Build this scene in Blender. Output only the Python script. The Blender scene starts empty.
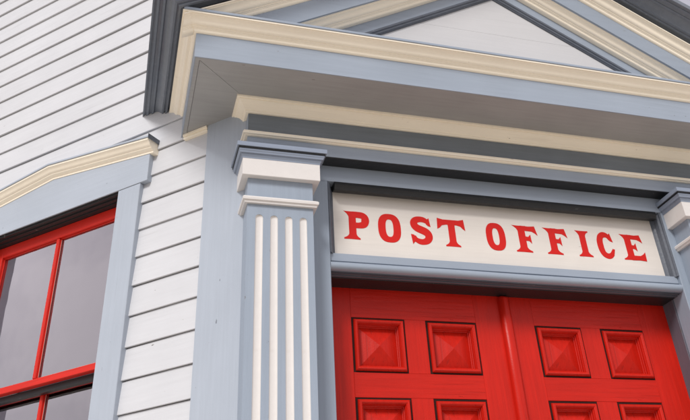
import bpy, bmesh, math, random
from mathutils import Vector, Matrix
from mathutils.geometry import tessellate_polygon
random.seed(7)
CZ = 1.6                      # eye height: heights below are written from the eye and lifted by this
SC = bpy.context.scene
COL = SC.collection
SQ = math.sqrt(.5)

# ------------------------------------------------------------------ materials
def nodes(name):
    m = bpy.data.materials.new(name); m.use_nodes = True
    nt = m.node_tree; nt.nodes.clear()
    out = nt.nodes.new('ShaderNodeOutputMaterial')
    return m, nt, out
def N(nt, t, **k):
    n = nt.nodes.new(t)
    for a, b in k.items():
        if a in n.inputs: n.inputs[a].default_value = b
        else: setattr(n, a, b)
    return n
def paint(name, col, rough=.45, grain='z', grain_amt=.25, specks=.5, mottle=.05, dirt=(.10,.085,.07), speck_scale=38, joints=0, coat=0):
    m, nt, out = nodes(name); L = nt.links
    b = N(nt, 'ShaderNodeBsdfPrincipled'); L.new(b.outputs[0], out.inputs[0])
    tc = N(nt, 'ShaderNodeTexCoord')
    # brushed grain, stretched along the board
    mp = N(nt, 'ShaderNodeMapping'); L.new(tc.outputs['Object'], mp.inputs[0])
    s = {'x': (3, 60, 60), 'z': (70, 70, 3), 'd': (3, 60, 60), 'n': (30, 30, 30)}[grain]
    mp.inputs['Scale'].default_value = s
    if grain == 'd':
        ro = N(nt, 'ShaderNodeMapping'); ro.inputs['Rotation'].default_value = (0,0,math.radians(45)); L.new(tc.outputs['Object'], ro.inputs[0]); L.new(ro.outputs[0], mp.inputs[0])
    g = N(nt, 'ShaderNodeTexNoise'); g.inputs['Scale'].default_value = 1; g.inputs['Detail'].default_value = 5; g.inputs['Roughness'].default_value = .6
    L.new(mp.outputs[0], g.inputs['Vector'])
    big = N(nt, 'ShaderNodeTexNoise'); big.inputs['Scale'].default_value = 2.3; big.inputs['Detail'].default_value = 5
    L.new(tc.outputs['Object'], big.inputs['Vector'])
    fine = N(nt, 'ShaderNodeTexNoise'); fine.inputs['Scale'].default_value = 160; fine.inputs['Detail'].default_value = 3
    L.new(tc.outputs['Object'], fine.inputs['Vector'])
    # tone variation
    mr = N(nt, 'ShaderNodeMapRange'); L.new(big.outputs['Fac'], mr.inputs[0])
    mr.inputs[1].default_value = .3; mr.inputs[2].default_value = .7; mr.inputs[3].default_value = 1-mottle; mr.inputs[4].default_value = 1+mottle*.6
    mg = N(nt, 'ShaderNodeMapRange'); L.new(g.outputs['Fac'], mg.inputs[0])
    mg.inputs[1].default_value = .3; mg.inputs[2].default_value = .7; mg.inputs[3].default_value = 1-mottle*.8; mg.inputs[4].default_value = 1+mottle*.4
    mm = N(nt, 'ShaderNodeMath', operation='MULTIPLY'); L.new(mr.outputs[0], mm.inputs[0]); L.new(mg.outputs[0], mm.inputs[1])
    vm = N(nt, 'ShaderNodeVectorMath', operation='SCALE'); vm.inputs[0].default_value = col; L.new(mm.outputs[0], vm.inputs['Scale'])
    # small chips and dirt specks, only in some places
    sp = N(nt, 'ShaderNodeTexNoise'); sp.inputs['Scale'].default_value = speck_scale; sp.inputs['Detail'].default_value = 4; sp.inputs['Roughness'].default_value = .7
    mp2 = N(nt, 'ShaderNodeMapping'); L.new(tc.outputs['Object'], mp2.inputs[0])
    mp2.inputs['Scale'].default_value = {'x': (.35,1,1), 'z': (1,1,.35), 'd': (.6,.6,1.6), 'n': (1,1,1)}[grain]
    L.new(mp2.outputs[0], sp.inputs['Vector'])
    zone = N(nt, 'ShaderNodeTexNoise'); zone.inputs['Scale'].default_value = 8.1; zone.inputs['Detail'].default_value = 1; L.new(tc.outputs['Object'], zone.inputs['Vector'])
    ms = N(nt, 'ShaderNodeMath', operation='MULTIPLY_ADD'); L.new(sp.outputs['Fac'], ms.inputs[0]); ms.inputs[1].default_value = .6; zm = N(nt, 'ShaderNodeMath', operation='MULTIPLY'); L.new(zone.outputs['Fac'], zm.inputs[0]); zm.inputs[1].default_value = .14; L.new(zm.outputs[0], ms.inputs[2])
    rs = N(nt, 'ShaderNodeMapRange'); L.new(ms.outputs[0], rs.inputs[0])
    rs.inputs[1].default_value = .512-.035*specks; rs.inputs[2].default_value = .530-.035*specks; rs.inputs[3].default_value = 0; rs.inputs[4].default_value = .8
    mx = N(nt, 'ShaderNodeMix', data_type='RGBA'); L.new(rs.outputs[0], mx.inputs[0]); L.new(vm.outputs[0], mx.inputs[6]); mx.inputs[7].default_value = (*dirt, 1)
    mpc = N(nt, 'ShaderNodeMapping'); L.new((ro if grain == 'd' else tc).outputs[0 if grain == 'd' else 'Object'], mpc.inputs[0])
    mpc.inputs['Scale'].default_value = {'x': (2.2,75,75), 'z': (75,75,2.2), 'd': (2.2,75,75), 'n': (20,20,20)}[grain]; mpc.inputs['Location'].default_value = (3.1, 7.7, 1.3)
    ck = N(nt, 'ShaderNodeTexNoise'); ck.inputs['Scale'].default_value = 1; ck.inputs['Detail'].default_value = 2; L.new(mpc.outputs[0], ck.inputs['Vector'])
    rc = N(nt, 'ShaderNodeMapRange'); L.new(ck.outputs['Fac'], rc.inputs[0]); rc.inputs[1].default_value = .66; rc.inputs[2].default_value = .74; rc.inputs[3].default_value = 0; rc.inputs[4].default_value = 0 if sum(col) < .2 else .10 if col[0] < 3*col[1] else .38
    mc = N(nt, 'ShaderNodeMix', data_type='RGBA'); L.new(rc.outputs[0], mc.inputs[0]); L.new(mx.outputs[2], mc.inputs[6]); mc.inputs[7].default_value = (*dirt, 1)
    L.new(mc.outputs[2], b.inputs['Base Color'])
    rr = N(nt, 'ShaderNodeMapRange'); L.new(fine.outputs['Fac'], rr.inputs[0]); rr.inputs[3].default_value = rough-.1; rr.inputs[4].default_value = rough+.14
    L.new(rr.outputs[0], b.inputs['Roughness'])
    b.inputs['Specular IOR Level'].default_value = .22 if col[0] > 3*col[1] else .4
    h1 = N(nt, 'ShaderNodeMath', operation='MULTIPLY'); L.new(g.outputs['Fac'], h1.inputs[0]); h1.inputs[1].default_value = 1
    h2 = N(nt, 'ShaderNodeMath', operation='MULTIPLY_ADD'); L.new(fine.outputs['Fac'], h2.inputs[0]); h2.inputs[1].default_value = .35; L.new(h1.outputs[0], h2.inputs[2])
    h3 = N(nt, 'ShaderNodeMath', operation='MULTIPLY_ADD'); L.new(rs.outputs[0], h3.inputs[0]); h3.inputs[1].default_value = -.9; h4 = N(nt, 'ShaderNodeMath', operation='MULTIPLY_ADD'); L.new(rc.outputs[0], h4.inputs[0]); h4.inputs[1].default_value = -1.2; L.new(h2.outputs[0], h4.inputs[2]); L.new(h4.outputs[0], h3.inputs[2])
    bp = N(nt, 'ShaderNodeBump'); bp.inputs['Strength'].default_value = grain_amt; bp.inputs['Distance'].default_value = .0022; L.new(h3.outputs[0], bp.inputs['Height'])
    L.new(bp.outputs[0], b.inputs['Normal'])
    return m

M = {}
M['white']   = paint('white_siding_paint', (.575,.585,.615), .5, 'd', .3, .12, .05)
M['blue']    = paint('grey_blue_paint', (.295,.348,.425), .42, 'z', .32, .25, .06, dirt=(.16,.16,.16))
M['blueh']   = paint('grey_blue_paint_horizontal', (.305,.355,.43), .42, 'x', .22, .25, .06, dirt=(.16,.16,.16))
M['pale']    = paint('pale_grey_blue_paint', (.385,.43,.50), .45, 'z', .35, .3, .05, dirt=(.14,.15,.18))
M['paled']   = paint('pale_grey_blue_paint_level', (.385,.43,.50), .45, 'd', .4, .35, .05, dirt=(.14,.15,.18))
M['cream']   = paint('cream_paint', (.94,.86,.72), .42, 'x', .08, .1, .03, dirt=(.35,.27,.2))
M['offwhite']= paint('off_white_paint', (.68,.655,.64), .42, 'n', .2, .1, .03, dirt=(.5,.42,.35))
M['slate_shade']   = paint('dark_slate_shade', (.105,.12,.15), .33, 'x', .3, .5, .2, dirt=(.3,.3,.3))  # dark tone that puts shade into mouldings and end faces
M['gutter']  = paint('weathered_dark_eaves_paint', (.145,.165,.20), .20, 'n', .15, .4, .10, dirt=(.35,.35,.36))
M['capblue'] = paint('deep_grey_blue_paint', (.25,.295,.38), .4, 'x', .28, .3, .08, dirt=(.3,.3,.3))
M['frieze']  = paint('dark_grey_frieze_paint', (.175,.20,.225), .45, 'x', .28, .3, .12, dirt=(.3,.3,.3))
M['soffit']  = paint('taupe_soffit_paint', (.345,.345,.345), .5, 'x', .22, .35, .10, dirt=(.18,.15,.13))
M['tymp']    = paint('light_grey_board_paint', (.57,.57,.585), .5, 'x', .25, .15, .03, dirt=(.4,.38,.38))
M['red']     = paint('red_door_paint', (.54,.014,.006), .34, 'z', .6, .4, .16, dirt=(.22,.01,.006))
M['redx']    = paint('red_door_paint_level', (.54,.014,.006), .34, 'x', .6, .45, .16, dirt=(.22,.01,.006))
M['sash']    = paint('red_sash_paint', (.60,.022,.013), .38, 'd', .3, .5, .08, dirt=(.4,.02,.01))
M['sign']    = paint('cream_sign_paint', (.71,.665,.62), .42, 'x', .16, .1, .05, dirt=(.5,.45,.4))
M['letter']  = paint('red_lettering_paint', (.60,.014,.010), .45, 'n', .12, .0, .05, dirt=(.5,.02,.01))
M['jamb']    = paint('dark_purple_grey_jamb_paint', (.12,.115,.145), .45, 'z', .3, .4, .1)
M['putty']   = paint('weathered_putty', (.40,.34,.31), .7, 'z', .5, 1, .15)
M['stop_shade']    = paint('black_stop_and_shade', (.018,.019,.021), .4, 'd', .3, .6, .2, dirt=(.25,.25,.24))  # black of the real stops, also used as painted shade on undersides
M['roof']    = paint('dark_roofing', (.07,.07,.075), .8, 'n', .8, .5, .2)
M['brass']   = paint('worn_brass', (.45,.33,.12), .35, 'n', .1, .2, .1)
M['brass'].node_tree.nodes['Principled BSDF'].inputs['Metallic'].default_value = .9
M['concrete']= paint('pale_concrete', (.62,.57,.49), .85, 'n', .6, .4, .1)
M['asphalt'] = paint('asphalt', (.06,.058,.056), .9, 'n', .9, .5, .2)
M['dirt']    = paint('dry_ground', (.38,.33,.26), .95, 'n', .9, .5, .2)
M['dark']    = paint('dark_interior', (.05,.045,.045), .9, 'n', .1, .1, .1)
M['grime_shade']   = paint('dark_gap_grime_and_shade', (.035,.008,.006), .8, 'n', .5, .3, .3, dirt=(.2,.02,.01))  # grime and gap shade round the door panels, as one dark colour
M['tape']    = paint('white_road_paint', (.75,.75,.73), .7, 'n', .3, .5, .1)

def glass_mat():
    m, nt, out = nodes('window_glass'); L = nt.links
    fr = N(nt, 'ShaderNodeFresnel'); fr.inputs[0].default_value = 1.52
    mul = N(nt, 'ShaderNodeMath', operation='MULTIPLY'); L.new(fr.outputs[0], mul.inputs[0]); mul.inputs[1].default_value = 6.0; mul.use_clamp = True
    tr = N(nt, 'ShaderNodeBsdfTransparent'); tr.inputs[0].default_value = (.97,.97,.98,1)
    gl = N(nt, 'ShaderNodeBsdfGlossy'); gl.inputs['Roughness'].default_value = .03; gl.inputs['Color'].default_value = (.97,.91,.97,1)
    tc = N(nt, 'ShaderNodeTexCoord'); no = N(nt, 'ShaderNodeTexNoise'); no.inputs['Scale'].default_value = 3.5; L.new(tc.outputs['Object'], no.inputs['Vector'])
    bp = N(nt, 'ShaderNodeBump'); bp.inputs['Strength'].default_value = .35; bp.inputs['Distance'].default_value = .008; L.new(no.outputs['Fac'], bp.inputs['Height'])
    L.new(bp.outputs[0], gl.inputs['Normal']); L.new(bp.outputs[0], fr.inputs['Normal'])
    mix = N(nt, 'ShaderNodeMixShader'); L.new(mul.outputs[0], mix.inputs[0]); L.new(tr.outputs[0], mix.inputs[1]); L.new(gl.outputs[0], mix.inputs[2])
    L.new(mix.outputs[0], out.inputs[0]); return m
M['glass'] = glass_mat()
def cloth_mat(name, col):
    m, nt, out = nodes(name); L = nt.links
    b = N(nt, 'ShaderNodeBsdfPrincipled', Roughness=.85); L.new(b.outputs[0], out.inputs[0])
    tc = N(nt, 'ShaderNodeTexCoord'); no = N(nt, 'ShaderNodeTexNoise'); no.inputs['Scale'].default_value = 5; no.inputs['Detail'].default_value = 6; L.new(tc.outputs['Object'], no.inputs['Vector'])
    cr = N(nt, 'ShaderNodeValToRGB'); L.new(no.outputs['Fac'], cr.inputs[0])
    e = cr.color_ramp.elements; e[0].position = .32; e[0].color = (col[0]*.72, col[1]*.74, col[2]*.8, 1); e[1].position = .68; e[1].color = (col[0]*1.15, col[1]*1.08, col[2]*1.05, 1)
    L.new(cr.outputs[0], b.inputs['Base Color']); return m
M['curtain'] = cloth_mat('pale_curtain_cloth', (.85,.76,.74))
M['blind'] = cloth_mat('mauve_blind_cloth', (.46,.41,.46))

# ------------------------------------------------------------------ mesh helpers
def F(x, y, z): return Vector((x, y, z + CZ))                    # street front frame
K = Vector((.432, .008)); EL = Vector((-SQ, SQ)); NL = Vector((-SQ, -SQ))
def W(s, o, z):                                                  # left chamfer wall: distance from corner, outward, height
    p = K + EL*s + NL*o; return Vector((p.x, p.y, z + CZ))
K2 = Vector((3.108, .008)); E2 = Vector((SQ, SQ)); N2 = Vector((SQ, -SQ))
def WR(s, o, z):
    p = K2 + E2*s + N2*o; return Vector((p.x, p.y, z + CZ))

ZV = Vector((0,0,1))
def new(): return bmesh.new()
def box(bm, fr, a0, a1, b0, b1, c0, c1, bev=.0015):
    vs = [bm.verts.new(fr(a, b, c)) for c in (c0, c1) for b in (b0, b1) for a in (a0, a1)]
    fs = [bm.faces.new([vs[i] for i in q]) for q in ((0,1,3,2),(4,6,7,5),(0,4,5,1),(1,5,7,3),(3,7,6,2),(2,6,4,0))]
    if bev:
        es = list({e for f in fs for e in f.edges})
        bmesh.ops.bevel(bm, geom=es, offset=bev, segments=1, affect='EDGES', clamp_overlap=True)
def loft(bm, rings, closed_profile=True, caps=True):
    R = [[bm.verts.new(p) for p in r] for r in rings]
    n = len(R[0])
    for i in range(len(R)-1):
        for j in range(n if closed_profile else n-1):
            k = (j+1) % n
            bm.faces.new((R[i][j], R[i][k], R[i+1][k], R[i+1][j]))
    if caps and closed_profile:
        bm.faces.new(R[0][::-1]); bm.faces.new(R[-1])
    return R
def sweep(bm, prof, stations):       # prof (outward, height); station (P, U, V); long runs get a very slight hand-built waviness
    st = [stations[0]]
    for a, b in zip(stations, stations[1:]):
        d = (b[0]-a[0]).length
        if d > .8:
            k = int(d/.16); ph = random.uniform(0, 6)
            for i in range(1, k):
                t = i/k; x = t*d; e = math.sin(math.pi*t)
                st.append((a[0].lerp(b[0], t) + ZV*(.0007*math.sin(x*3.1+ph)+.0004*math.sin(x*8.3+ph*2))*e + a[1]*0, a[1].lerp(b[1], t) if (a[1]-b[1]).length < .01 else (a[1]*0+Vector((0,-1,0)) if abs(a[1].y+1) < .01 and abs(b[1].y+1) < .01 else a[1].lerp(b[1], t)), a[2].lerp(b[2], t)))
        st.append(b)
    stations = st
    loft(bm, [[P + U*o + V*h for o, h in prof] for P, U, V in stations])
def prism(bm, fr, poly, b0, b1):     # poly in (a, c), thickness along b
    A = [bm.verts.new(fr(a, b0, c)) for a, c in poly]; B = [bm.verts.new(fr(a, b1, c)) for a, c in poly]
    n = len(poly); bm.faces.new(A); bm.faces.new(B[::-1])
    for i in range(n): bm.faces.new((A[i], B[i], B[(i+1)%n], A[(i+1)%n]))

WP = {}                               # world pivots
def link(name, bm, mat, parent=None, smooth=False, label=None, cat=None, group=None, kind=None, recalc=True):
    if recalc: bmesh.ops.recalc_face_normals(bm, faces=bm.faces)
    xs = [v.co.x for v in bm.verts]; ys = [v.co.y for v in bm.verts]; zs = [v.co.z for v in bm.verts]
    pv = Vector(((min(xs)+max(xs))/2, (min(ys)+max(ys))/2, min(zs)))
    for v in bm.verts: v.co -= pv
    me = bpy.data.meshes.new(name); bm.to_mesh(me); bm.free()
    for mm in (mat if isinstance(mat, (list, tuple)) else [mat]): me.materials.append(M[mm])
    o = bpy.data.objects.new(name, me); COL.objects.link(o)
    if smooth:
        for p in me.polygons: p.use_smooth = True
        if smooth is not True:
            try: me.set_sharp_from_angle(angle=math.radians(smooth))
            except Exception: pass
    if parent: o.parent = parent; o.location = pv - WP[parent.name]
    else: o.location = pv
    WP[o.name] = pv
    if label: o['label'] = label
    if cat: o['category'] = cat
    if group: o['group'] = group
    if kind: o['kind'] = kind
    return o
def empty(name, loc, parent=None, label=None, cat=None):
    o = bpy.data.objects.new(name, None); COL.objects.link(o); loc = Vector(loc); o.empty_display_size = .2
    if parent: o.parent = parent; o.location = loc - WP[parent.name]
    else: o.location = loc
    WP[o.name] = loc
    if label: o['label'] = label
    if cat: o['category'] = cat
    return o
def V2(x, y): return Vector((x, y, 0))

# ------------------------------------------------------------------ the ground
def sheet(name, x0, x1, y0, y1, z, mat, n=1):
    bm = new(); bmesh.ops.create_grid(bm, x_segments=n, y_segments=n, size=.5)
    for v in bm.verts: v.co = Vector((x0+(v.co.x+.5)*(x1-x0), y0+(v.co.y+.5)*(y1-y0), z))
    return link(name, bm, mat, kind='structure', recalc=False)
sheet('ground', -400, 400, -400, 400, -.14, 'dirt')
bm = new(); box(bm, lambda a,b,c: Vector((a,b,c)), -30, 30, -6.2, 30, -.12, 0, .012); link('sidewalk', bm, 'concrete', kind='structure')
sheet('road', -120, 120, -15, -6.35, -.136, 'asphalt')
bm = new(); box(bm, lambda a,b,c: Vector((a,b,c)), -120, 120, -6.35, -6.203, -.135, .004, .012); link('kerb', bm, 'concrete', kind='structure')
bm = new(); box(bm, lambda a,b,c: Vector((a,b,c)), -120, 120, -21, -15, -.12, .0, .012); link('far_sidewalk', bm, 'concrete', kind='structure')
bm = new()
for i in range(-16, 17): box(bm, lambda a,b,c: Vector((a,b,c)), i*7, i*7+3, -10.75, -10.63, -.1352, -.132, 0)
link('road_markings', bm, 'tape', kind='structure')

# ------------------------------------------------------------------ the building
B = empty('post_office_building', (1.775, .6, 0), None,
          'white clapboard post office with a grey blue and cream doorway under a low pediment', 'building')
E_ = .1488; Z0 = .891
def siding(fr, s0, s1, n0, n1, hole=None, name='siding_wall', step=.055):
    bm = new(); par = {}
    def gap(n, x):                       # height of the open joint under course n at distance x
        if n not in par: par[n] = (random.choice([.0022,.0040,.0058,.0066,.0072,.0050,.0062]), random.uniform(0, 50))
        h, ph = par[n]
        return min(.0095, max(.0008, h*(.72+.38*math.sin(x*4.1+ph)*math.sin(x*1.9+ph*2)) + .0005*math.sin(x*37+ph*3)*math.sin(x*11+ph)))
    def strip(a, b, z, n):
        k = max(1, int((b-a)/step)); rings = []
        ph = par.setdefault(n, (random.choice([.0022,.0040,.0058,.0066,.0072,.0050,.0062]), random.uniform(0, 50)))[1]
        for i in range(k+1):
            s = a + (b-a)*i/k
            def zo(m): q = gap(m, 0) and par[m][1]; return .0012*math.sin(s*.9+q)
            zz = z + zo(n); zt = z + E_ + zo(n+1) - gap(n+1, s)
            fo = .0125 + .0007*math.sin(s*1.7+ph)
            rings.append([fr(s, o, h) for o, h in ((-.028, zz+.004),(.002, zz+.0006),(fo-.0015, zz),(fo, zz+.0016),(fo-.0003, zz+.006),(.0015, zt),(-.028, zt-.001))])
        loft(bm, rings)
    for n in range(n0, n1):
        z = Z0 + n*E_
        iv = [(s0, s1)]
        if hole and z+E_ > hole[2] and z < hole[3]: iv = [(s0, hole[0]), (hole[1], s1)]
        for a, b in iv: strip(a, b, z, n)
    return link(name, bm, 'white', B)
HOLE = (.70, 1.87, .0, 2.15)
siding(W, .20, 5.0, -16, 25, HOLE).__setitem__('label', 'white clapboards on the wall with the window')
siding(WR, .20, 5.0, -16, 25, None, step=.5)['label'] = 'white clapboards on the far side of the doorway'
# sheathing behind the boards, corner boards
bm = new()
T = -.026; TB = -.14
box(bm, W, .0, HOLE[0], TB, T, -1.59, 4.6, 0); box(bm, W, HOLE[1], 5, TB, T, -1.59, 4.6, 0)
box(bm, W, HOLE[0], HOLE[1], TB, T, HOLE[3], 4.6, 0); box(bm, W, HOLE[0], HOLE[1], TB, T, -1.59, HOLE[2], 0)
link('wall_frame', bm, 'dark', B)
bm = new(); box(bm, WR, 0, 5, TB, T, -1.59, 4.6, 0); link('wall_frame', bm, 'dark', B)
bm = new(); box(bm, W, -.02, .2225, -.004, .0195, -1.55, 2.30, .002); link('corner_board', bm, 'pale', B)
bm = new(); box(bm, WR, -.02, .2225, -.004, .0195, -1.55, 2.30, .002); link('corner_board', bm, 'pale', B)

# front wall box: casing round the opening (plane y=0), header, jambs
OL, OR = .838, 2.731
for a, b in ((.44, OL), (OR, 3.10)):
    bm = new(); box(bm, F, a, b, 0, .10, -1.45, 1.896, .0025); link('door_casing', bm, 'blue', B)
bm = new(); box(bm, F, .44, 3.10, .001, .10, 1.8965, 2.3, .0015); link('header_board', bm, 'blueh', B)
for a, b in ((OL-.03, OL+.004), (OR-.006, OR+.03)):
    bm = new(); box(bm, F, a, b, .1005, .30, -1.45, 1.86, .0015); link('door_jamb', bm, 'jamb', B)
# stepped frame moulding around the sign
bm = new()
prof = [(.075,0),(.075,-.012),(.06,-.013),(.057,-.024),(.046,-.027),(.043,-.036),(.03,-.040),(.004,-.041),(.0,-.030),(-.006,-.018),(.0,0)]
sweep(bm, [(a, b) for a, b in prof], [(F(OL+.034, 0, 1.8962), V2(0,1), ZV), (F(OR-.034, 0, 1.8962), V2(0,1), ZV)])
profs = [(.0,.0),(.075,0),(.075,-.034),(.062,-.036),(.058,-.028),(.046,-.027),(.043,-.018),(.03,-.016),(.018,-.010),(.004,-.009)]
link('sign_frame', bm, 'stop_shade', B)
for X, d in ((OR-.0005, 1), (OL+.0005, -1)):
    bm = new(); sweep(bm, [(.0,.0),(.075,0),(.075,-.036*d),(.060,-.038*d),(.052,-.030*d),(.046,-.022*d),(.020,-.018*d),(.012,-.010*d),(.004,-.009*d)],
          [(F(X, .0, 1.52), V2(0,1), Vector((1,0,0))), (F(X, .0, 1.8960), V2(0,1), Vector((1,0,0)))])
    link('sign_frame', bm, 'slate_shade', B)  # side frames coloured dark for the shade on their faces
# transom bar under the sign
bm = new(); box(bm, F, OL, OR, .02, .12, 1.4835, 1.524, .002); link('transom_board', bm, 'blueh', B)
bm = new()
pr = []
for i in range(9):
    a = -math.pi/2 + math.pi*i/8; pr.append((.0+.0-.0-math.cos(a)*.019, 1.4575+math.sin(a)*.0195))
pr = [(.034,1.4795),(.034,1.477)] + [(.018+x, z) for x, z in pr[::-1]] + [(.026,1.438),(.034,1.4375),(.034,1.4830),(.033,1.4830)][:3]
pr2 = [(.0345,1.442),(.030,1.4365),(.030,1.4335),(.033,1.4330),(.034,1.4385),(.041,1.4380),(.0415,1.4320),(.050,1.4315),(.051,1.4360),(.058,1.4355),(.059,1.4290),(.075,1.4285),(.075,1.448),(.0345,1.448)]
sweep(bm, pr, [(F(OL+.0005,0,0), V2(0,1), ZV), (F(OR-.0005,0,0), V2(0,1), ZV)])
link('transom_moulding', bm, 'blueh', B, smooth=35)
bm = new(); sweep(bm, pr2, [(F(OL+.0005,0,0), V2(0,1), ZV), (F(OR-.0005,0,0), V2(0,1), ZV)]); link('transom_moulding', bm, 'slate_shade', B, label='dark grooved underside moulding of the transom')  # shade in the grooves put in as a dark colour
bm = new(); box(bm, F, OL+.0045, OR-.0065, .0765, .30, 1.4255, 1.481, .001); link('transom_soffit', bm, 'stop_shade', B)  # transom underside, its shade painted in black
bm = new(); box(bm, F, OL, OR, .125, .30, 1.4825, 1.90, 0); link('transom_backing', bm, 'dark', B)

# ------------------------------------------------------------------ entablature
FX0, FX1 = .432, 3.108; FY = -.08
def front_path(o_x0, Y, x1=None, zz=0):
    """wall return -> left corner -> right corner -> wall return, mitred"""
    x1 = 3.54 - o_x0 if x1 is None else x1
    cL = .44; cR = 3.10   # planes x+y=cL (left), x-y=cR (right)
    return [(F(o_x0-.0, cL-o_x0+.012, zz), V2(-1, 1), ZV), (F(o_x0, Y, zz), V2(-1,-1), ZV),
            (F(x1, Y, zz), V2(1,-1), ZV), (F(x1, x1-cR+.012, zz), V2(1, 1), ZV)]
bm = new()
sweep(bm, [(0,1.986),(0,2.20),(-.10,2.20),(-.10,1.986)], [(F(FX0, .01, 0), V2(-1,0)*0, ZV), (F(FX0, FY, 0), V2(0,0), ZV)] [:0] or
      [(F(FX0, FY, 0), V2(0,-1), ZV), (F(FX1, FY, 0), V2(0,-1), ZV)])
link('architrave', bm, 'blueh', B)
bm = new(); box(bm, F, FX0+.003, FX1-.003, FY+.003, -.0005, 1.9815, 1.9855, .001); link('architrave_shade', bm, 'stop_shade', B)  # thin black slip added as painted shade under the architrave
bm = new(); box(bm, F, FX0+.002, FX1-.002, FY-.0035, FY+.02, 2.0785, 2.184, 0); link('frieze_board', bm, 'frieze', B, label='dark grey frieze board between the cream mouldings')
bm = new()
pr = [(-.03,2.053),(.012,2.053),(.014,2.057),(.024,2.0575),(.0255,2.066),(.021,2.0705),(.021,2.0755),(.0,2.0775),(-.03,2.0775)]
sweep(bm, pr, front_path(FX0, FY, FX1))
link('string_moulding', bm, 'cream', B, label='thin cream string moulding along the frieze')
bm = new()
pr = [(-.04,2.185),(.012,2.185),(.0165,2.189),(.017,2.196),(.021,2.198),(.024,2.205),(.032,2.217),(.044,2.228),(.052,2.2325),(.0525,2.238),(.063,2.239),(.064,2.2475),(-.04,2.2475)]
sweep(bm, pr, front_path(FX0, FY, FX1))
link('bed_moulding', bm, 'cream', B, smooth=30, label='deep cream bed moulding under the soffit')
# small bed moulding where the soffit meets the clapboards
bm = new(); pr = [(.0,2.219),(.019,2.219),(.021,2.222),(.0215,2.229),(.0185,2.230),(.0185,2.2335),(.026,2.2345),(.028,2.2455),(.0,2.2455)]
sweep(bm, [(o, h) for o, h in pr], [(W(.2235,0,0), Vector((NL.x,NL.y,0)), ZV), (W(.375,0,0), Vector((NL.x,NL.y,0)), ZV)])
link('wall_moulding', bm, 'cream', B)

# ------------------------------------------------------------------ pilasters
PY = -.13
def pilaster(x0, lab):
    w = .298; x1 = x0+w
    P = empty('pilaster', (x0+w/2, PY+.07, .15), B)
    P['label'] = lab
    fx = [x0+.0375+i*.0657 for i in range(4)]; fw = .0335; top = 1.612; r = fw/2; zb = -1.05
    # shaft: core, four ribs between the flutes, a head piece cut in arcs, all one mesh
    bm = new()
    box(bm, F, x0, x1, PY+.0082, -.001 if x0 < 1 else -.001, -1.20, 1.985, 0)
    edges = [x0] + sum([[a, a+fw] for a in fx], []) + [x1]
    yA, yB = PY, PY+.008
    zt = top-r
    def plate(poly): prism(bm, F, poly, yA, yB)
    for i in range(0, len(edges), 2): plate([(edges[i], zb), (edges[i+1], zb), (edges[i+1], zt), (edges[i], zt)])
    head = [(x0, zt), (x0, 1.985), (x1, 1.985), (x1, zt)]
    low = []
    for a in reversed(fx):
        cx = a+r
        low += [(cx+r*math.cos(t*math.pi/10), zt+.0002+r*math.sin(t*math.pi/10)) for t in range(11)]
    plate(head+low); plate([(x0,-1.20),(x1,-1.20),(x1,zb),(x0,zb)])
    link('shaft', bm, 'blue', P)
    for a in fx:
        bm = new(); cx = a+r; rings = []
        for z, k in [(zb,1),(-.4,1),(.3,1),(.9,1),(zt,1),(zt+r*.4,.92),(zt+r*.75,.66),(zt+r*.98,.2)]:
            rings.append([F(cx+r*k*math.cos(math.pi*j/8)*1.0, PY+.0012+.0066*math.sin(math.pi*j/8)*(k**.5), z) for j in range(9)])
        loft(bm, rings, closed_profile=False); link('flute', bm, 'offwhite', P, smooth=True)
    def ring(name, prof, mat, ex=0, smooth=False):
        bm = new()
        sweep(bm, prof, [(F(x0, .02, 0), V2(-1,0), ZV), (F(x0, PY, 0), V2(-1,-1), ZV), (F(x1, PY, 0), V2(1,-1), ZV), (F(x1, .02, 0), V2(1,0), ZV)])
        link(name, bm, mat, P, smooth=smooth)
    ring('astragal', [(-.01,1.662),(.014,1.662),(.016,1.672),(.022,1.674),(.0235,1.684),(.019,1.691),(.010,1.697),(-.01,1.699)], 'offwhite', smooth=False)
    ring('necking_block', [(-.01,1.794),(.029,1.794),(.030,1.796),(.030,1.8795),(-.01,1.8795)], 'offwhite')
    ring('capital', [(-.01,1.880),(.031,1.880),(.032,1.886),(.037,1.894),(.0375,1.9005),(.045,1.9015),(.0465,1.908),(.050,1.914),(.0505,1.9195),(.020,1.9200),(.020,1.9285),(.060,1.9285),(.0605,1.9495),(.058,1.951),(-.01,1.951)], 'capblue', smooth=False)
    ring('joint', [(.015,1.9203),(.0535,1.9203),(.0535,1.9280),(.015,1.9280)], 'stop_shade')  # black strip added as the shade under the capital's top slab
    ring('base', [(-.01,-1.44),(.05,-1.44),(.05,-1.25),(.03,-1.22),(.015,-1.20),(-.01,-1.20)], 'blueh')
pilaster(.432, 'near fluted pilaster seen whole down to the frame edge')
pilaster(2.778, 'far pilaster, cut off by the right edge of the photograph')

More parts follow.
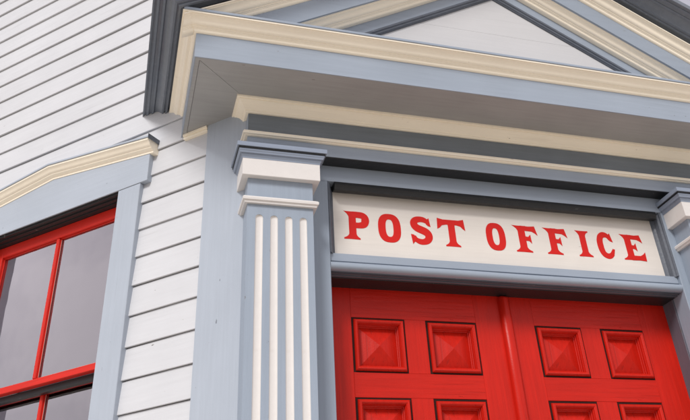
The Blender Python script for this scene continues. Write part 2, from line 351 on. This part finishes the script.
# ------------------------------------------------------------------ cornice
CX = .141; CY = -.385; XR = 3.54-CX
SZ = 2.2462
bm = new()      # fascia: thin board on the three sides
sweep(bm, [(0,SZ-.0015),(0,2.40),(-.0235,2.40),(-.0235,SZ+.0012),(-.005,SZ+.0012),(-.005,SZ-.0015)], front_path(CX, CY, XR))
link('fascia', bm, 'blueh', B)
bm = new()      # front soffit board, mitred
def soff(poly, name='soffit_board'):
    bm = new(); prism(bm, lambda a,b,c: F(a, c, b), poly, SZ+.001, SZ+.02); link(name, bm, 'soffit', B)
bm = new(); sweep(bm, [(-.0055,SZ-.0010),(-.0055,SZ+.0008),(-.0240,SZ+.0008),(-.0240,SZ-.0010)], front_path(CX, CY, XR)); link('soffit_edging', bm, 'soffit', B)
ix = CX+.0256; iy = CY+.0256; g = .0012
soff([(ix+g, iy), (3.54-ix-g, iy), (3.54-ix-.29, -.02), (ix+.29, -.02-.0)][:2] + [(3.54-ix-(.0-iy)+0-.0, .0), (ix+(.0-iy), .0)])
d = .0-iy
soff([(ix, iy+g*1.4), (ix+d-g, .0), (.435, .012), (ix+.001, .44-ix+.03), (ix, .44-ix+.03)])
soff([(3.54-ix, iy+g*1.4), (3.54-ix, .44-ix+.03), (3.11, .012), (3.54-ix-d+g, .0)])
# cream crown moulding
cyma = [(-.02,2.3815),(.003,2.3815),(.007,2.383),(.0105,2.3865),(.0125,2.391),(.013,2.3965),(.0165,2.3985),(.0185,2.402),(.0235,2.403),(.0240,2.4075),(.0285,2.408),(.0335,2.4105),(.0375,2.4145),(.0405,2.4195),(.0425,2.425),(.0450,2.4305),(.0495,2.4355),(.0555,2.439),(.0625,2.441),(.0630,2.4450),(.0700,2.4455),(.0705,2.4525),(-.02,2.4525)]
bm = new(); sweep(bm, cyma, front_path(CX, CY, XR)); link('crown_moulding', bm, 'cream', B, smooth=28, label='cream crown moulding of the cornice')
# thin blue cap on top, sloping back to the pediment
bm = new(); sweep(bm, [(.0735,2.4535),(.075,2.4555),(.075,2.466),(.073,2.4685),(-.14,2.474),(-.14,2.4535)], [(F(.075,CY,0), V2(0,-1), ZV), (F(3.54-.075,CY,0), V2(0,-1), ZV)])
link('cornice_cap', bm, 'blueh', B)

# ------------------------------------------------------------------ pediment
XC = 1.775; SL = .573
def rake(name, prof, Y, apex, x0, mat, smooth=False, label=None, parent=None):
    bm = new(); x1 = 2*XC-x0
    sweep(bm, prof, [(F(x0, Y, apex-SL*(XC-x0)), V2(0,-1), ZV), (F(XC, Y, apex), V2(0,-1), ZV), (F(x1, Y, apex-SL*(x1-XC)), V2(0,-1), ZV)])
    return link(name, bm, mat, parent or PD, smooth=smooth, label=label)
PD = empty('pediment', (XC, CY+.1, CZ+2.45), B)
bm = new(); y0, y1 = -.278, -.25
prism(bm, F, [(.62,2.44),(2.93,2.44),(XC+(3.04-2.769)/SL+.06,2.7685),(XC-(3.04-2.769)/SL-.06,2.7685)], y0, y1)
prism(bm, F, [(XC-(3.04-2.771)/SL-.06,2.7702),(XC+(3.04-2.771)/SL+.06,2.7702),(XC+.05,3.10),(XC-.05,3.10)], y0+.0008, y1)
link('tympanum', bm, 'tymp', PD)
rake('inner_moulding', [(-.02,.0),(.006,.0),(.008,.004),(.014,.008),(.015,.018),(.021,.022),(.022,.034),(.004,.042),(-.02,.042)], -.278, 3.037, .70, 'slate_shade')  # moulding in shadow, the shade put into its dark colour
rake('raking_board', [(-.03,.0),(.0,.0),(.0,.078),(-.03,.078)], -.290, 3.077, .62, 'blueh')
def cr(k, h, n=0):
    # a cream cyma of projection k, height h
    return [(-.02,0)] + [(o*k/.0705, (z-2.3815)/.071*h) for o, z in cyma[1:-1]] + [(-.02,h)]
rake('raking_moulding', cr(.066,.062), -.305, 3.148, .46, 'cream', 28)
rake('raking_fascia', [(-.09,.0),(.0,.0),(.0,.17),(-.09,.17)], -.383, 3.207, .36, 'blueh')
rake('raking_crown', cr(.070,.076), -.3835, 3.330, .079, 'cream', 28)
# dark crown: level along the side eaves, mitred to the rakes
gp = [(-.03,.022),(.005,.022),(.005,.0),(.015,-.002),(.016,.012),(.023,.013),(.0235,.006),(.032,.006),(.033,.015),(.040,.022),(.049,.034),(.060,.042),(.074,.046),(.0745,.037),(.085,.037),(.086,.047),(.100,.049),(.1005,.041),(.112,.041),(.113,.054),(.122,.0545),(.1225,.048),(.131,.048),(.131,.088),(-.03,.088)]
def gutter(mirror):
    bm = new(); m = (lambda x: 2*XC-x) if mirror else (lambda x: x); q = -1 if mirror else 1
    zb = 2.452; X = .066; Yf = -.455
    r0 = [F(m(X)-q*o, (.44-X)+o+.01, zb+h) for o, h in gp]
    r1 = [F(m(X)-q*o, Yf-o, zb+h) for o, h in gp]
    r2 = []
    for o, h in gp:
        za = 3.436 + h*.50
        r2.append(F(XC, Yf-o, za))
    loft(bm, [r0, r1, r2]); link('eaves_crown', bm, 'gutter', PD, smooth=30)
gutter(False); gutter(True)
# roof of the porch
bm = new()
for mir in (0, 1):
    m = (lambda x: 2*XC-x) if mir else (lambda x: x)
    xe = -.045; Yf = -.572
    a = [F(m(xe), Yf, 2.542), F(XC, Yf, 3.483), F(XC, 2.4, 3.483), F(m(xe), 2.4, 2.542)]
    loft(bm, [a, [p+ZV*.012 for p in a]])
link('porch_roof', bm, 'roof', B)
# main roof and back of the building
bm = new(); ex = 3.9
pts = [(-4.0, 4.2), (-.10,.30), (.40,-.20), (3.14,-.20), (3.64,.30), (7.5,4.2)]
lo = [F(x, y, 4.60) for x, y in pts] + [F(7.5, 10, 4.6), F(-4.0, 10, 4.6)]
loft(bm, [lo, [p+ZV*.12 for p in lo]]); ap = F(1.775, 7, 7.0)
v = [bm.verts.new(p+ZV*.12) for p in lo]; t = bm.verts.new(ap)
for i in range(len(v)): bm.faces.new((v[i], v[(i+1) % len(v)], t))
link('main_roof', bm, 'roof', B)
bm = new(); box(bm, F, .35, 3.19, .02, .12, 2.30, 4.6, 0); link('upper_wall', bm, 'white', B)
bm = new()
for fr, x in ((lambda a,b,c: F(-3.10-b, a, c), 0), (lambda a,b,c: F(6.64+b, a, c), 0)): box(bm, fr, 3.55, 9.8, -.1, .0, -1.59, 4.6, 0)
box(bm, F, -3.1, 6.64, 9.8, 9.9, -1.59, 4.6, 0)
link('rear_wall', bm, 'white', B)
bm = new(); box(bm, F, OL-.2, OR+.2, -.55, .35, -1.6, -1.45, .01); link('door_step', bm, 'concrete', B)
# inside: floor and a dark partition so that the panes do not look through the house
bm = new(); box(bm, W, .3, 3.2, -1.3, -1.25, -1.5, 2.6, 0); link('inner_wall', bm, 'dark', B)

# ------------------------------------------------------------------ doors
DY = .185
LFX = {0: (.815, 1.7735), 1: (1.7765, 2.745)}
PXS = {0: [(.982,1.232),(1.351,1.602)], 1: [(1.933,2.182),(2.306,2.548)]}
ROWS = [(1.030-.368*i, 1.274-.368*i) for i in range(7)]
for side in (0, 1):
    x0, x1 = LFX[side]; D = empty('door', ((x0+x1)/2, DY+.02, .16), B)
    D['label'] = ('left leaf of the red panelled doors' if side == 0 else 'right leaf of the red panelled doors')
    (a0, a1), (b0, b1) = PXS[side]; zt, zb = 1.47, -1.445; gp_ = .0002
    bm = new()
    m0, m1 = a0-.0066, a1+.0062; n0, n1 = b0-.0066, b1+.0066
    def bd(xa, xb, za, zb_, dy=0): box(bm, F, xa+gp_, xb-gp_, DY+dy, DY+.04, za+gp_, zb_-gp_, .0008)
    bd(x0, m0, zb, zt, .0002); link('stile', bm, 'red', D)
    bm = new(); bd(n1, x1, zb, zt, .0003); link('stile', bm, 'red', D); bm = new()
    zs = [zt] + [z for r in [(t+.0078, b-.0050) for b, t in ROWS] for z in r] + [zb]
    bm.free()
    for i in range(0, len(zs), 2):
        bm = new(); bd(m0, n1, zs[i+1], zs[i], random.uniform(.0,.0008)); link('rail', bm, 'redx', D)
    for b, t in ROWS:
        bm = new(); bd(m1, n0, b-.0050, t+.0078, .0005); link('muntin', bm, 'red', D)
    bm = new(); box(bm, F, x0+.01, x1-.01, DY+.0405, DY+.05, zb, zt, 0); link('backing', bm, 'dark', D)
    for (xa, xb) in PXS[side]:
        for (b, t) in ROWS:
            # bolection moulding (a little rough and loose) with a raised pyramidal field
            bm = new(); jj = lambda: random.uniform(-.0018,.0018)
            xa_, xb_, b_, t_ = xa+jj(), xb+jj(), b+jj(), t+jj()
            tilt = random.uniform(.0004,.0022)
            prof = [(.0035,.020),(.0030,-.003-tilt*.5),(.0055,-.010),(.010,-.0145),(.017,-.0135),(.0225,-.008),(.024,-.001),(.0262,.002),(.0268,.013),(.0305,.0145),(.0315,.024),(.035,.0255),(.0358,.032)]
            cors = [(xa_, b_, 1, 1), (xb_, b_, -1, 1), (xb_, t_, -1, -1), (xa_, t_, 1, -1)]
            rings = [[F(cx+sx*o, DY+y, cz+sz*o) for o, y in prof] for cx, cz, sx, sz in cors]
            rings.append(rings[0])
            R = [[bm.verts.new(p) for p in r] for r in rings[:-1]]; R.append(R[0])
            for i in range(4):
                for j in range(len(prof)-1): bm.faces.new((R[i][j], R[i][j+1], R[i+1][j+1], R[i+1][j]))
            o = .036
            base = [bm.verts.new(F(cx+sx*o, DY+.0310, cz+sz*o)) for cx, cz, sx, sz in cors]
            apx = bm.verts.new(F((xa_+xb_)/2, DY+.001, (b_+t_)/2))
            for i in range(4): bm.faces.new((base[i], base[(i+1)%4], apx))
            link('panel', bm, 'red', D)
            bm = new(); q = .0062; y0_, y1_ = DY+.0022, DY+.012     # dark strips painting in grime and shade of the gap round the moulding
            box(bm, F, xa_-q, xa_+.006, y0_, y1_, b_-q+.001, t_+q+.001, 0); box(bm, F, xb_-.006, xb_+q, y0_+.0002, y1_, b_-q+.001, t_+q+.001, 0)
            box(bm, F, xa_+.0062, xb_-.0062, y0_, y1_, t_-.006, t_+q+.001, 0); box(bm, F, xa_+.0062, xb_-.0062, y0_, y1_, b_-.0045, b_+.006, 0)
            link('joint', bm, 'grime_shade', D)  # added dark strips for the grime and shade of the gap
    if side == 1:
        bm = new(); prof = [(.030,.004),(.0285,-.014),(.022,-.024),(.012,-.029),(-.004,-.030),(-.016,-.028),(-.025,-.020),(-.0285,-.010),(-.029,.004)]
        xc = 1.7735
        rr = [[F(xc+a, DY+y, z) for a, y in prof] for z in (-1.44, -.5, .4, 1.0, 1.412)]
        rr.append([F(xc+a*.85, DY+y*.7, 1.421) for a, y in prof])
        loft(bm, rr); link('astragal', bm, 'red', D, smooth=40)
        bm = new(); bmesh.ops.create_uvsphere(bm, u_segments=20, v_segments=12, radius=.032)
        for v in bm.verts: v.co = F(1.86, DY-.075, -.55) + v.co*1.0
        bmesh.ops.create_cone(bm, cap_ends=True, segments=16, radius1=.012, radius2=.012, depth=.06, matrix=Matrix.Translation(F(1.86, DY-.035, -.55)) @ Matrix.Rotation(math.pi/2, 4, 'X'))
        bmesh.ops.create_cone(bm, cap_ends=True, segments=24, radius1=.03, radius2=.03, depth=.006, matrix=Matrix.Translation(F(1.86, DY-.0035, -.55)) @ Matrix.Rotation(math.pi/2, 4, 'X'))
        link('knob', bm, 'brass', D, smooth=40)

# ------------------------------------------------------------------ window
WC = 1.29
WI = empty('window', W(WC, 0, .0), B)
Lc, Rc = 1.79, .776
bm = new()
co = .034
box(bm, W, .628, Rc, -.02, co, .02, 2.0405, .002); box(bm, W, Lc, 2.58-.628, -.02, co, .02, 2.0405, .002)
link('casing', bm, 'pale', WI)
bm = new(); pk = 2.285; sl = .115; e0, e1 = .582, 2.58-.582
prism(bm, W, [(e0,2.042),(e1,2.042),(e1,pk-sl*(WC-e0)),(WC,pk),(e0,pk-sl*(WC-e0))], -.02, .036)
bmesh.ops.bevel(bm, geom=list(bm.edges), offset=.0015, segments=1, affect='EDGES')
link('head_board', bm, 'paled', WI)
bm = new(); u0, u1 = .556, 2.58-.556; NV = Vector((NL.x, NL.y, 0))
pr = [(0,-.004),(.036,-.004),(.040,-.003),(.041,.007),(.047,.009),(.053,.014),(.058,.018),(.0585,.023),(.064,.025),(.070,.031),(.075,.040),(.082,.048),(.088,.052),(.0885,.0605),(0,.0605)]
sweep(bm, pr, [(W(u0,0,pk-sl*(WC-u0)-CZ)+ZV*CZ, NV, ZV), (W(WC,0,pk), NV, ZV), (W(u1,0,pk-sl*(u1-WC)), NV, ZV)][:] if False else
      [(W(u0,0,pk-sl*(WC-u0)), NV, ZV), (W(WC,0,pk), NV, ZV), (W(u1,0,pk-sl*(u1-WC)), NV, ZV)])
link('crown', bm, 'cream', WI, smooth=28)
bm = new(); pr = [(0,.0612),(.092,.0612),(.0945,.063),(.0945,.072),(.092,.074),(0,.082)]
sweep(bm, pr, [(W(u0-.006,0,pk-sl*(WC-u0+.006)), NV, ZV), (W(WC,0,pk), NV, ZV), (W(u1+.006,0,pk-sl*(u1+.006-WC)), NV, ZV)])
link('crown_cap', bm, 'paled', WI)
bm = new(); box(bm, W, u0-.0085, u0-.0064, 0, .095, pk-sl*(WC-u0)+.056, pk-sl*(WC-u0)+.083, .0005); link('cap_end_shade', bm, 'slate_shade', WI)  # dark piece added as the shade on the cap's right end
bm = new(); box(bm, W, .60, 1.98, -.10, .07, -.03, .018, .004); link('sill', bm, 'paled', WI)
# head stops: stepped dark mouldings under the head casing
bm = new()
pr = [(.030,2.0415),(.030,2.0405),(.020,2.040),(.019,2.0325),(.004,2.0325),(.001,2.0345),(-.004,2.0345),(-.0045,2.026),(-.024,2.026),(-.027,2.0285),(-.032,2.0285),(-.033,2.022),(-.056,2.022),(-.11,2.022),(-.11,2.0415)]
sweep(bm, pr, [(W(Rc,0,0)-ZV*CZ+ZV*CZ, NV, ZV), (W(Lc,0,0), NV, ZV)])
link('head_stop', bm, 'stop_shade', WI)
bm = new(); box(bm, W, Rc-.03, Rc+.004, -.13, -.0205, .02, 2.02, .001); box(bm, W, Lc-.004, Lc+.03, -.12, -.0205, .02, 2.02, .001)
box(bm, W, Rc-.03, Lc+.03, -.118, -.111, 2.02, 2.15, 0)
link('window_jamb', bm, 'stop_shade', WI)
def sash(off, z0, z1, railz, topz, lab):
    S_ = empty('sash', W(WC, off, z0), WI); S_['label'] = lab
    bm = new(); th = .036
    box(bm, W, Rc+.006, Rc+.066, off-th, off, z0, z1, .0025); box(bm, W, Lc-.066, Lc-.006, off-th, off, z0, z1, .0025)
    box(bm, W, Rc+.0665, Lc-.0665, off-th+.0008, off-.0006, z1-topz, z1, .0025); box(bm, W, Rc+.0665, Lc-.0665, off-th+.0008, off-.0002, z0, z0+railz, .0025)
    box(bm, W, WC-.0095, WC+.0115, off-.0255+.004, off-.0015, z0+railz+.0003, z1-topz-.0003, .005)
    # rebate lip round the panes
    for a, b in ((Rc+.067, WC-.0100), (WC+.0120, Lc-.067)):
        zb, zt = z0+railz+.0003, z1-topz-.0003; w = .005
        box(bm, W, a, b, off-.022, off-.014, zt-w, zt, .001)
        box(bm, W, a, b, off-.022, off-.014, zb, zb+w, .001)
        box(bm, W, a, a+w, off-.022, off-.0145, zb+w+.0002, zt-w-.0002, .001); box(bm, W, b-w, b, off-.022, off-.0145, zb+w+.0002, zt-w-.0002, .001)
    link('sash_frame', bm, 'sash', WI) if False else None
    so = link('frame', bm, 'sash', WI)
    so['label'] = 'red frame of the ' + lab
    bpy.data.objects.remove(S_)
    for a, b in ((Rc+.062, WC-.010), (WC+.012, Lc-.062)):
        bm = new(); box(bm, W, a, b, off-.0255, off-.0225, z0+railz-.004, z1-topz+.004, 0); link('pane', bm, 'glass', WI)
    bm = new()
    box(bm, W, WC-.0160, WC-.0103, off-.0205, off-.0155, z0+railz+.008, z1-topz-.008, .002)
    box(bm, W, Rc+.075, WC-.024, off-.0135, off-.0085, z0+railz+.0003, z0+railz+.0035, .0008)
    link('putty', bm, 'putty', WI)
sash(-.060, 1.156, 2.0215, .034, .064, 'upper sash')
sash(-.125, .03, 1.16, .07, .022, 'lower sash')

bm = new(); box(bm, W, Rc+.005, Lc-.005, -.1245, -.0965, 1.1245, 1.1550, .001); link('rail_shade_strip', bm, 'stop_shade', WI)  # black strip added as the shadow band under the meeting rail
# curtain and blind behind the panes: things of their own
bm = new(); rings = []
for z in (-.02, .5, 1.0, 1.5, 2.06):
    rings.append([W(1.57 + (z-1.0)*-.05 + .55*i/40 - .0, -.185-.010*math.sin(i*1.15+z*.4)-.006*math.sin(i*.43+z), z) for i in range(41)])
loft(bm, rings, closed_profile=False)
rings = [[W(1.57 + (z-1.0)*-.05 + .55*i/40, -.189-.010*math.sin(i*1.15+z*.4)-.006*math.sin(i*.43+z), z) for i in range(41)] for z in (-.02,.5,1.,1.5,2.06)]
loft(bm, rings, closed_profile=False)
link('curtain', bm, 'curtain', None, smooth=True, label='pale curtain hanging at the left side behind the red sash window', cat='curtain')
bm = new(); rings = []
for j in range(24):
    z = -.02+2.08*j/23; rings.append([W(.60+1.5*i/16, -.215-.004*math.sin(i*.8+j*.5)-.003*math.sin(j*1.3), z) for i in range(17)])
loft(bm, rings, closed_profile=False)
link('window_blind', bm, 'blind', None, smooth=True, label='mauve grey cloth blind pulled down behind the red sash window', cat='blind')

# ------------------------------------------------------------------ sign with its lettering
SY = .060
SG = empty('sign', F(1.7845, SY, 1.50), None, 'long cream sign board with red serif capitals reading POST OFFICE over the red doors', 'sign')
bm = new(); box(bm, F, OL+.0, OR-.0, SY, SY+.02, 1.526, 1.8955, .001); link('board', bm, 'sign', SG)
HH = .151; ZB = 1.6215
lay = [0]
def bez(p0, p1, p2, n=5):
    return [((1-t)**2*p0[0]+2*t*(1-t)*p1[0]+t*t*p2[0], (1-t)**2*p0[1]+2*t*(1-t)*p1[1]+t*t*p2[1]) for t in [i/n for i in range(n+1)]]
def stem(xl, xr, tl, tr, bl, br, c=.20, top=1.0, notch=.015):
    p = []
    p += bez((tl,top), ((tl+tr)/2, top-notch), (tr,top)) if notch else [(tl,top),(tr,top)]
    if tr > xr: p += bez((tr,top-.045), (xr+(tr-xr)*.15, top-.09), (xr, top-c))
    else: p += [(xr, top-.02)]
    p += bez((xr,c), (xr+(br-xr)*.15,.10), (br,.05))
    p += bez((br,0), ((bl+br)/2,.012), (bl,0))
    p += bez((bl,.05), (xl+(bl-xl)*.15,.10), (xl,c))
    p += bez((xl,top-c), (xl+(tl-xl)*.22, top-.085), (tl,top))[:-1]
    return p
def stroke(pts, ws):
    P_, W_ = [], []
    for i in range(len(pts)-1):
        q = [pts[max(0,i-1)], pts[i], pts[i+1], pts[min(len(pts)-1,i+2)]]
        for k in range(4):
            t = k/4
            P_.append(tuple(.5*((2*q[1][j])+(-q[0][j]+q[2][j])*t+(2*q[0][j]-5*q[1][j]+4*q[2][j]-q[3][j])*t*t+(-q[0][j]+3*q[1][j]-3*q[2][j]+q[3][j])*t**3) for j in (0,1)))
            W_.append(ws[i]*(1-t)+ws[i+1]*t)
    pts, ws = P_+[pts[-1]], W_+[ws[-1]]
    n = len(pts); Lf, Rt = [], []
    for i in range(n):
        a = pts[max(0,i-1)]; b = pts[min(n-1,i+1)]; dx, dy = b[0]-a[0], b[1]-a[1]; l = math.hypot(dx,dy) or 1
        w = ws[i]/2; Lf.append((pts[i][0]-dy/l*w, pts[i][1]+dx/l*w)); Rt.append((pts[i][0]+dy/l*w, pts[i][1]-dx/l*w))
    return Lf + Rt[::-1]
def sup(cx, cy, rx, ry, t, e=2.6):
    c, s = math.cos(t), math.sin(t)
    return (cx+rx*math.copysign(abs(c)**(2/e), c), cy+ry*math.copysign(abs(s)**(2/e), s))
def oval(w):
    out = [sup(w/2,.5,w/2,.515,2*math.pi*i/40) for i in range(40)]
    inn = [sup(w/2,.5,w/2-.262,.315,2*math.pi*i/40) for i in range(40)]
    return [[out[i], out[(i+1)%40], inn[(i+1)%40], inn[i]] for i in range(40)], (out, inn)
def glyph(ch):
    """lists of polygons, cap height 1"""
    if ch == 'P':
        w = .90
        return w, [stem(.175,.43,.0,.46,-.01,.56),
            stroke([(.30,.885),(.50,.885),(.66,.868),(.745,.80),(.765,.70),(.735,.59),(.66,.53),(.52,.505),(.36,.505)], [.22,.22,.23,.26,.28,.26,.23,.20,.20])], None
    if ch == 'O':
        return .80, None, oval(.80)
    if ch == 'S':
        c = [(.665,.735),(.62,.84),(.50,.905),(.36,.915),(.22,.88),(.145,.79),(.155,.675),(.25,.585),(.40,.525),(.54,.465),(.63,.38),(.645,.265),(.58,.155),(.44,.095),(.30,.10),(.17,.165),(.105,.29)]
        w = [.12,.17,.20,.21,.23,.265,.27,.275,.28,.28,.275,.27,.24,.205,.20,.17,.12]
        return .78, [stroke(c, w), [(.56,.86),(.70,.985),(.745,.66),(.64,.69)], [(.19,.16),(.045,-.005),(.0,.35),(.115,.33)]], None
    if ch == 'T':
        return 1.0, [stem(.375,.63,.35,.65,.22,.78, notch=0, top=.93),
            [(-.01,1.03),(.20,.985),(.80,.985),(.99,1.03),(1.02,.62),(.93,.68),(.85,.765),(.70,.80),(.30,.80),(.15,.765),(.07,.68),(-.035,.62)][:12]], None
    if ch == 'F':
        return .88, [stem(.195,.45,.0,.50,.04,.62),
            [(.30,1.0),(.60,.985),(.83,1.01),(.90,.66),(.80,.745),(.70,.80),(.30,.82)],
            [(.40,.60),(.54,.585),(.63,.68),(.64,.34),(.56,.43),(.40,.44)]], None
    if ch == 'I':
        return .56, [stem(.15,.41,.0,.56,-.01,.57)], None
    if ch == 'C':
        c = [(.62,.73),(.545,.86),(.43,.915),(.30,.90),(.19,.81),(.135,.66),(.125,.5),(.14,.33),(.20,.18),(.32,.10),(.45,.095),(.57,.165),(.66,.31)]
        w = [.12,.18,.205,.22,.25,.27,.28,.27,.25,.22,.205,.18,.11]
        return .78, [stroke(c, w), [(.50,.88),(.66,.99),(.735,.64),(.60,.68)], [(.575,.19),(.64,.10),(.745,.36),(.64,.38)]], None
    if ch == 'E':
        return .88, [stem(.165,.42,.0,.45,-.01,.46),
            [(.30,1.0),(.60,.985),(.81,1.01),(.87,.70),(.77,.765),(.66,.815),(.30,.83)],
            [(.36,.60),(.50,.585),(.58,.68),(.59,.36),(.51,.44),(.36,.455)],
            [(.30,.0),(.30,.18),(.66,.185),(.78,.25),(.875,.34),(.86,-.01),(.60,.012)]], None
spans = [('P',.927,1.055),('O',1.100,1.217),('S',1.268,1.381),('T',1.417,1.560),('O',1.676,1.783),('F',1.829,1.968),('F',2.006,2.143),('I',2.198,2.277),('C',2.322,2.425),('E',2.469,2.606)]
def tri_prism(bm, poly, fr, y0, y1):
    A = [bm.verts.new(fr(a, y1, c)) for a, c in poly]; Bv = [bm.verts.new(fr(a, y0, c)) for a, c in poly]; n = len(poly)
    for t in tessellate_polygon([[Vector((a, c, 0)) for a, c in poly]]): bm.faces.new([A[k] for k in t])
    for i in range(n): bm.faces.new((A[i], Bv[i], Bv[(i+1)%n], A[(i+1)%n]))
for ch, xa, xb in spans:
    w, polys, ring = glyph(ch); sx = (xb-xa)/w; bm = new()
    fr = lambda a, b, c: F(xa+a*sx, b, ZB+c*HH)
    if ring:
        out, inn = ring[1]; n = len(out); f1, f0 = SY-.0014, SY+.001
        vo = [bm.verts.new(fr(a, f1, c)) for a, c in out]; vi = [bm.verts.new(fr(a, f1, c)) for a, c in inn]
        wo = [bm.verts.new(fr(a, f0, c)) for a, c in out]; wi = [bm.verts.new(fr(a, f0, c)) for a, c in inn]
        for i in range(n):
            j = (i+1) % n
            bm.faces.new((vo[i], vo[j], vi[j], vi[i])); bm.faces.new((vo[i], wo[i], wo[j], vo[j])); bm.faces.new((vi[i], vi[j], wi[j], wi[i])); bm.faces.new((wo[i], wi[i], wi[j], wo[j]))
    else:
        for i, p in enumerate(polys): tri_prism(bm, p, fr, SY+.001, SY-.0012-.0003*i)
    link('letter', bm, 'letter', SG, label='red painted capital ' + ch)

# ------------------------------------------------------------------ camera
yaw, pitch, roll = 0.32520381955752065, 0.5811504194817586, -0.07283186287904826
cy, sy, cp, sp = math.cos(yaw), math.sin(yaw), math.cos(pitch), math.sin(pitch)
f = Vector((sy*cp, cy*cp, sp)); r = Vector((cy, -sy, 0)); u = r.cross(f)
r2 = r*math.cos(roll)+u*math.sin(roll); u2 = -r*math.sin(roll)+u*math.cos(roll)
cam = bpy.data.cameras.new('camera'); co_ = bpy.data.objects.new('camera', cam); COL.objects.link(co_)
mm = Matrix((r2, u2, -f)).transposed().to_4x4(); mm.translation = Vector((0, -3.1, CZ)); co_.matrix_world = mm
cam.sensor_width = 36; cam.lens = 764.294/690*36; cam.shift_x = -20.19/690; cam.shift_y = -67.82/690
cam.clip_start = .05; cam.clip_end = 2000
SC.camera = co_

# ------------------------------------------------------------------ daylight: thin bright overcast, soft sun from the front left
SUN_EL, SUN_AZ = math.radians(40), math.radians(214)      # azimuth clockwise from +Y
wd = bpy.data.worlds.new('World'); SC.world = wd; wd.use_nodes = True; nt = wd.node_tree; nt.nodes.clear(); L = nt.links
out = N(nt, 'ShaderNodeOutputWorld'); bg = N(nt, 'ShaderNodeBackground'); L.new(bg.outputs[0], out.inputs[0])
sky = N(nt, 'ShaderNodeTexSky', sky_type='NISHITA'); sky.sun_disc = False; sky.sun_elevation = SUN_EL; sky.sun_rotation = SUN_AZ; sky.air_density = 1; sky.dust_density = 3
tc = N(nt, 'ShaderNodeTexCoord'); no = N(nt, 'ShaderNodeTexNoise'); no.inputs['Scale'].default_value = 3.0; no.inputs['Detail'].default_value = 4; no.inputs['Roughness'].default_value = .55
L.new(tc.outputs['Generated'], no.inputs['Vector'])
cr_ = N(nt, 'ShaderNodeValToRGB'); L.new(no.outputs['Fac'], cr_.inputs[0]); e = cr_.color_ramp.elements
e[0].position = .36; e[0].color = (6.2,6.0,6.8,1); e[1].position = .62; e[1].color = (13,12.5,12.7,1)
mx = N(nt, 'ShaderNodeMix', data_type='RGBA'); mx.inputs[0].default_value = .88; L.new(sky.outputs[0], mx.inputs[6]); L.new(cr_.outputs[0], mx.inputs[7])
sx = N(nt, 'ShaderNodeSeparateXYZ'); L.new(tc.outputs['Generated'], sx.inputs[0])
zr = N(nt, 'ShaderNodeMapRange'); L.new(sx.outputs[2], zr.inputs[0]); zr.inputs[1].default_value = 0; zr.inputs[2].default_value = .9; zr.inputs[3].default_value = .95; zr.inputs[4].default_value = 1.08
sc_ = N(nt, 'ShaderNodeVectorMath', operation='SCALE'); L.new(mx.outputs[2], sc_.inputs[0]); L.new(zr.outputs[0], sc_.inputs['Scale'])
L.new(sc_.outputs[0], bg.inputs['Color']); bg.inputs['Strength'].default_value = .076
sl_ = bpy.data.lights.new('sun', 'SUN'); sl_.energy = 2.1; sl_.angle = math.radians(15); sl_.color = (1, .97, .93)
so_ = bpy.data.objects.new('sun', sl_); COL.objects.link(so_)
dirv = Vector((math.sin(SUN_AZ)*math.cos(SUN_EL), math.cos(SUN_AZ)*math.cos(SUN_EL), math.sin(SUN_EL)))
so_.rotation_euler = dirv.to_track_quat('Z', 'Y').to_euler(); so_.location = (-6, -8, 10)
vs = SC.view_settings; SC.display_settings.display_device = 'sRGB'; vs.view_transform = 'Standard'; vs.look = 'None'; vs.gamma = 1; vs.use_curve_mapping = False; vs.exposure = .27
SC.cycles.max_bounces = 8; SC.cycles.diffuse_bounces = 4; SC.cycles.transparent_max_bounces = 8
try: SC.cycles.use_denoising = True
except Exception: pass
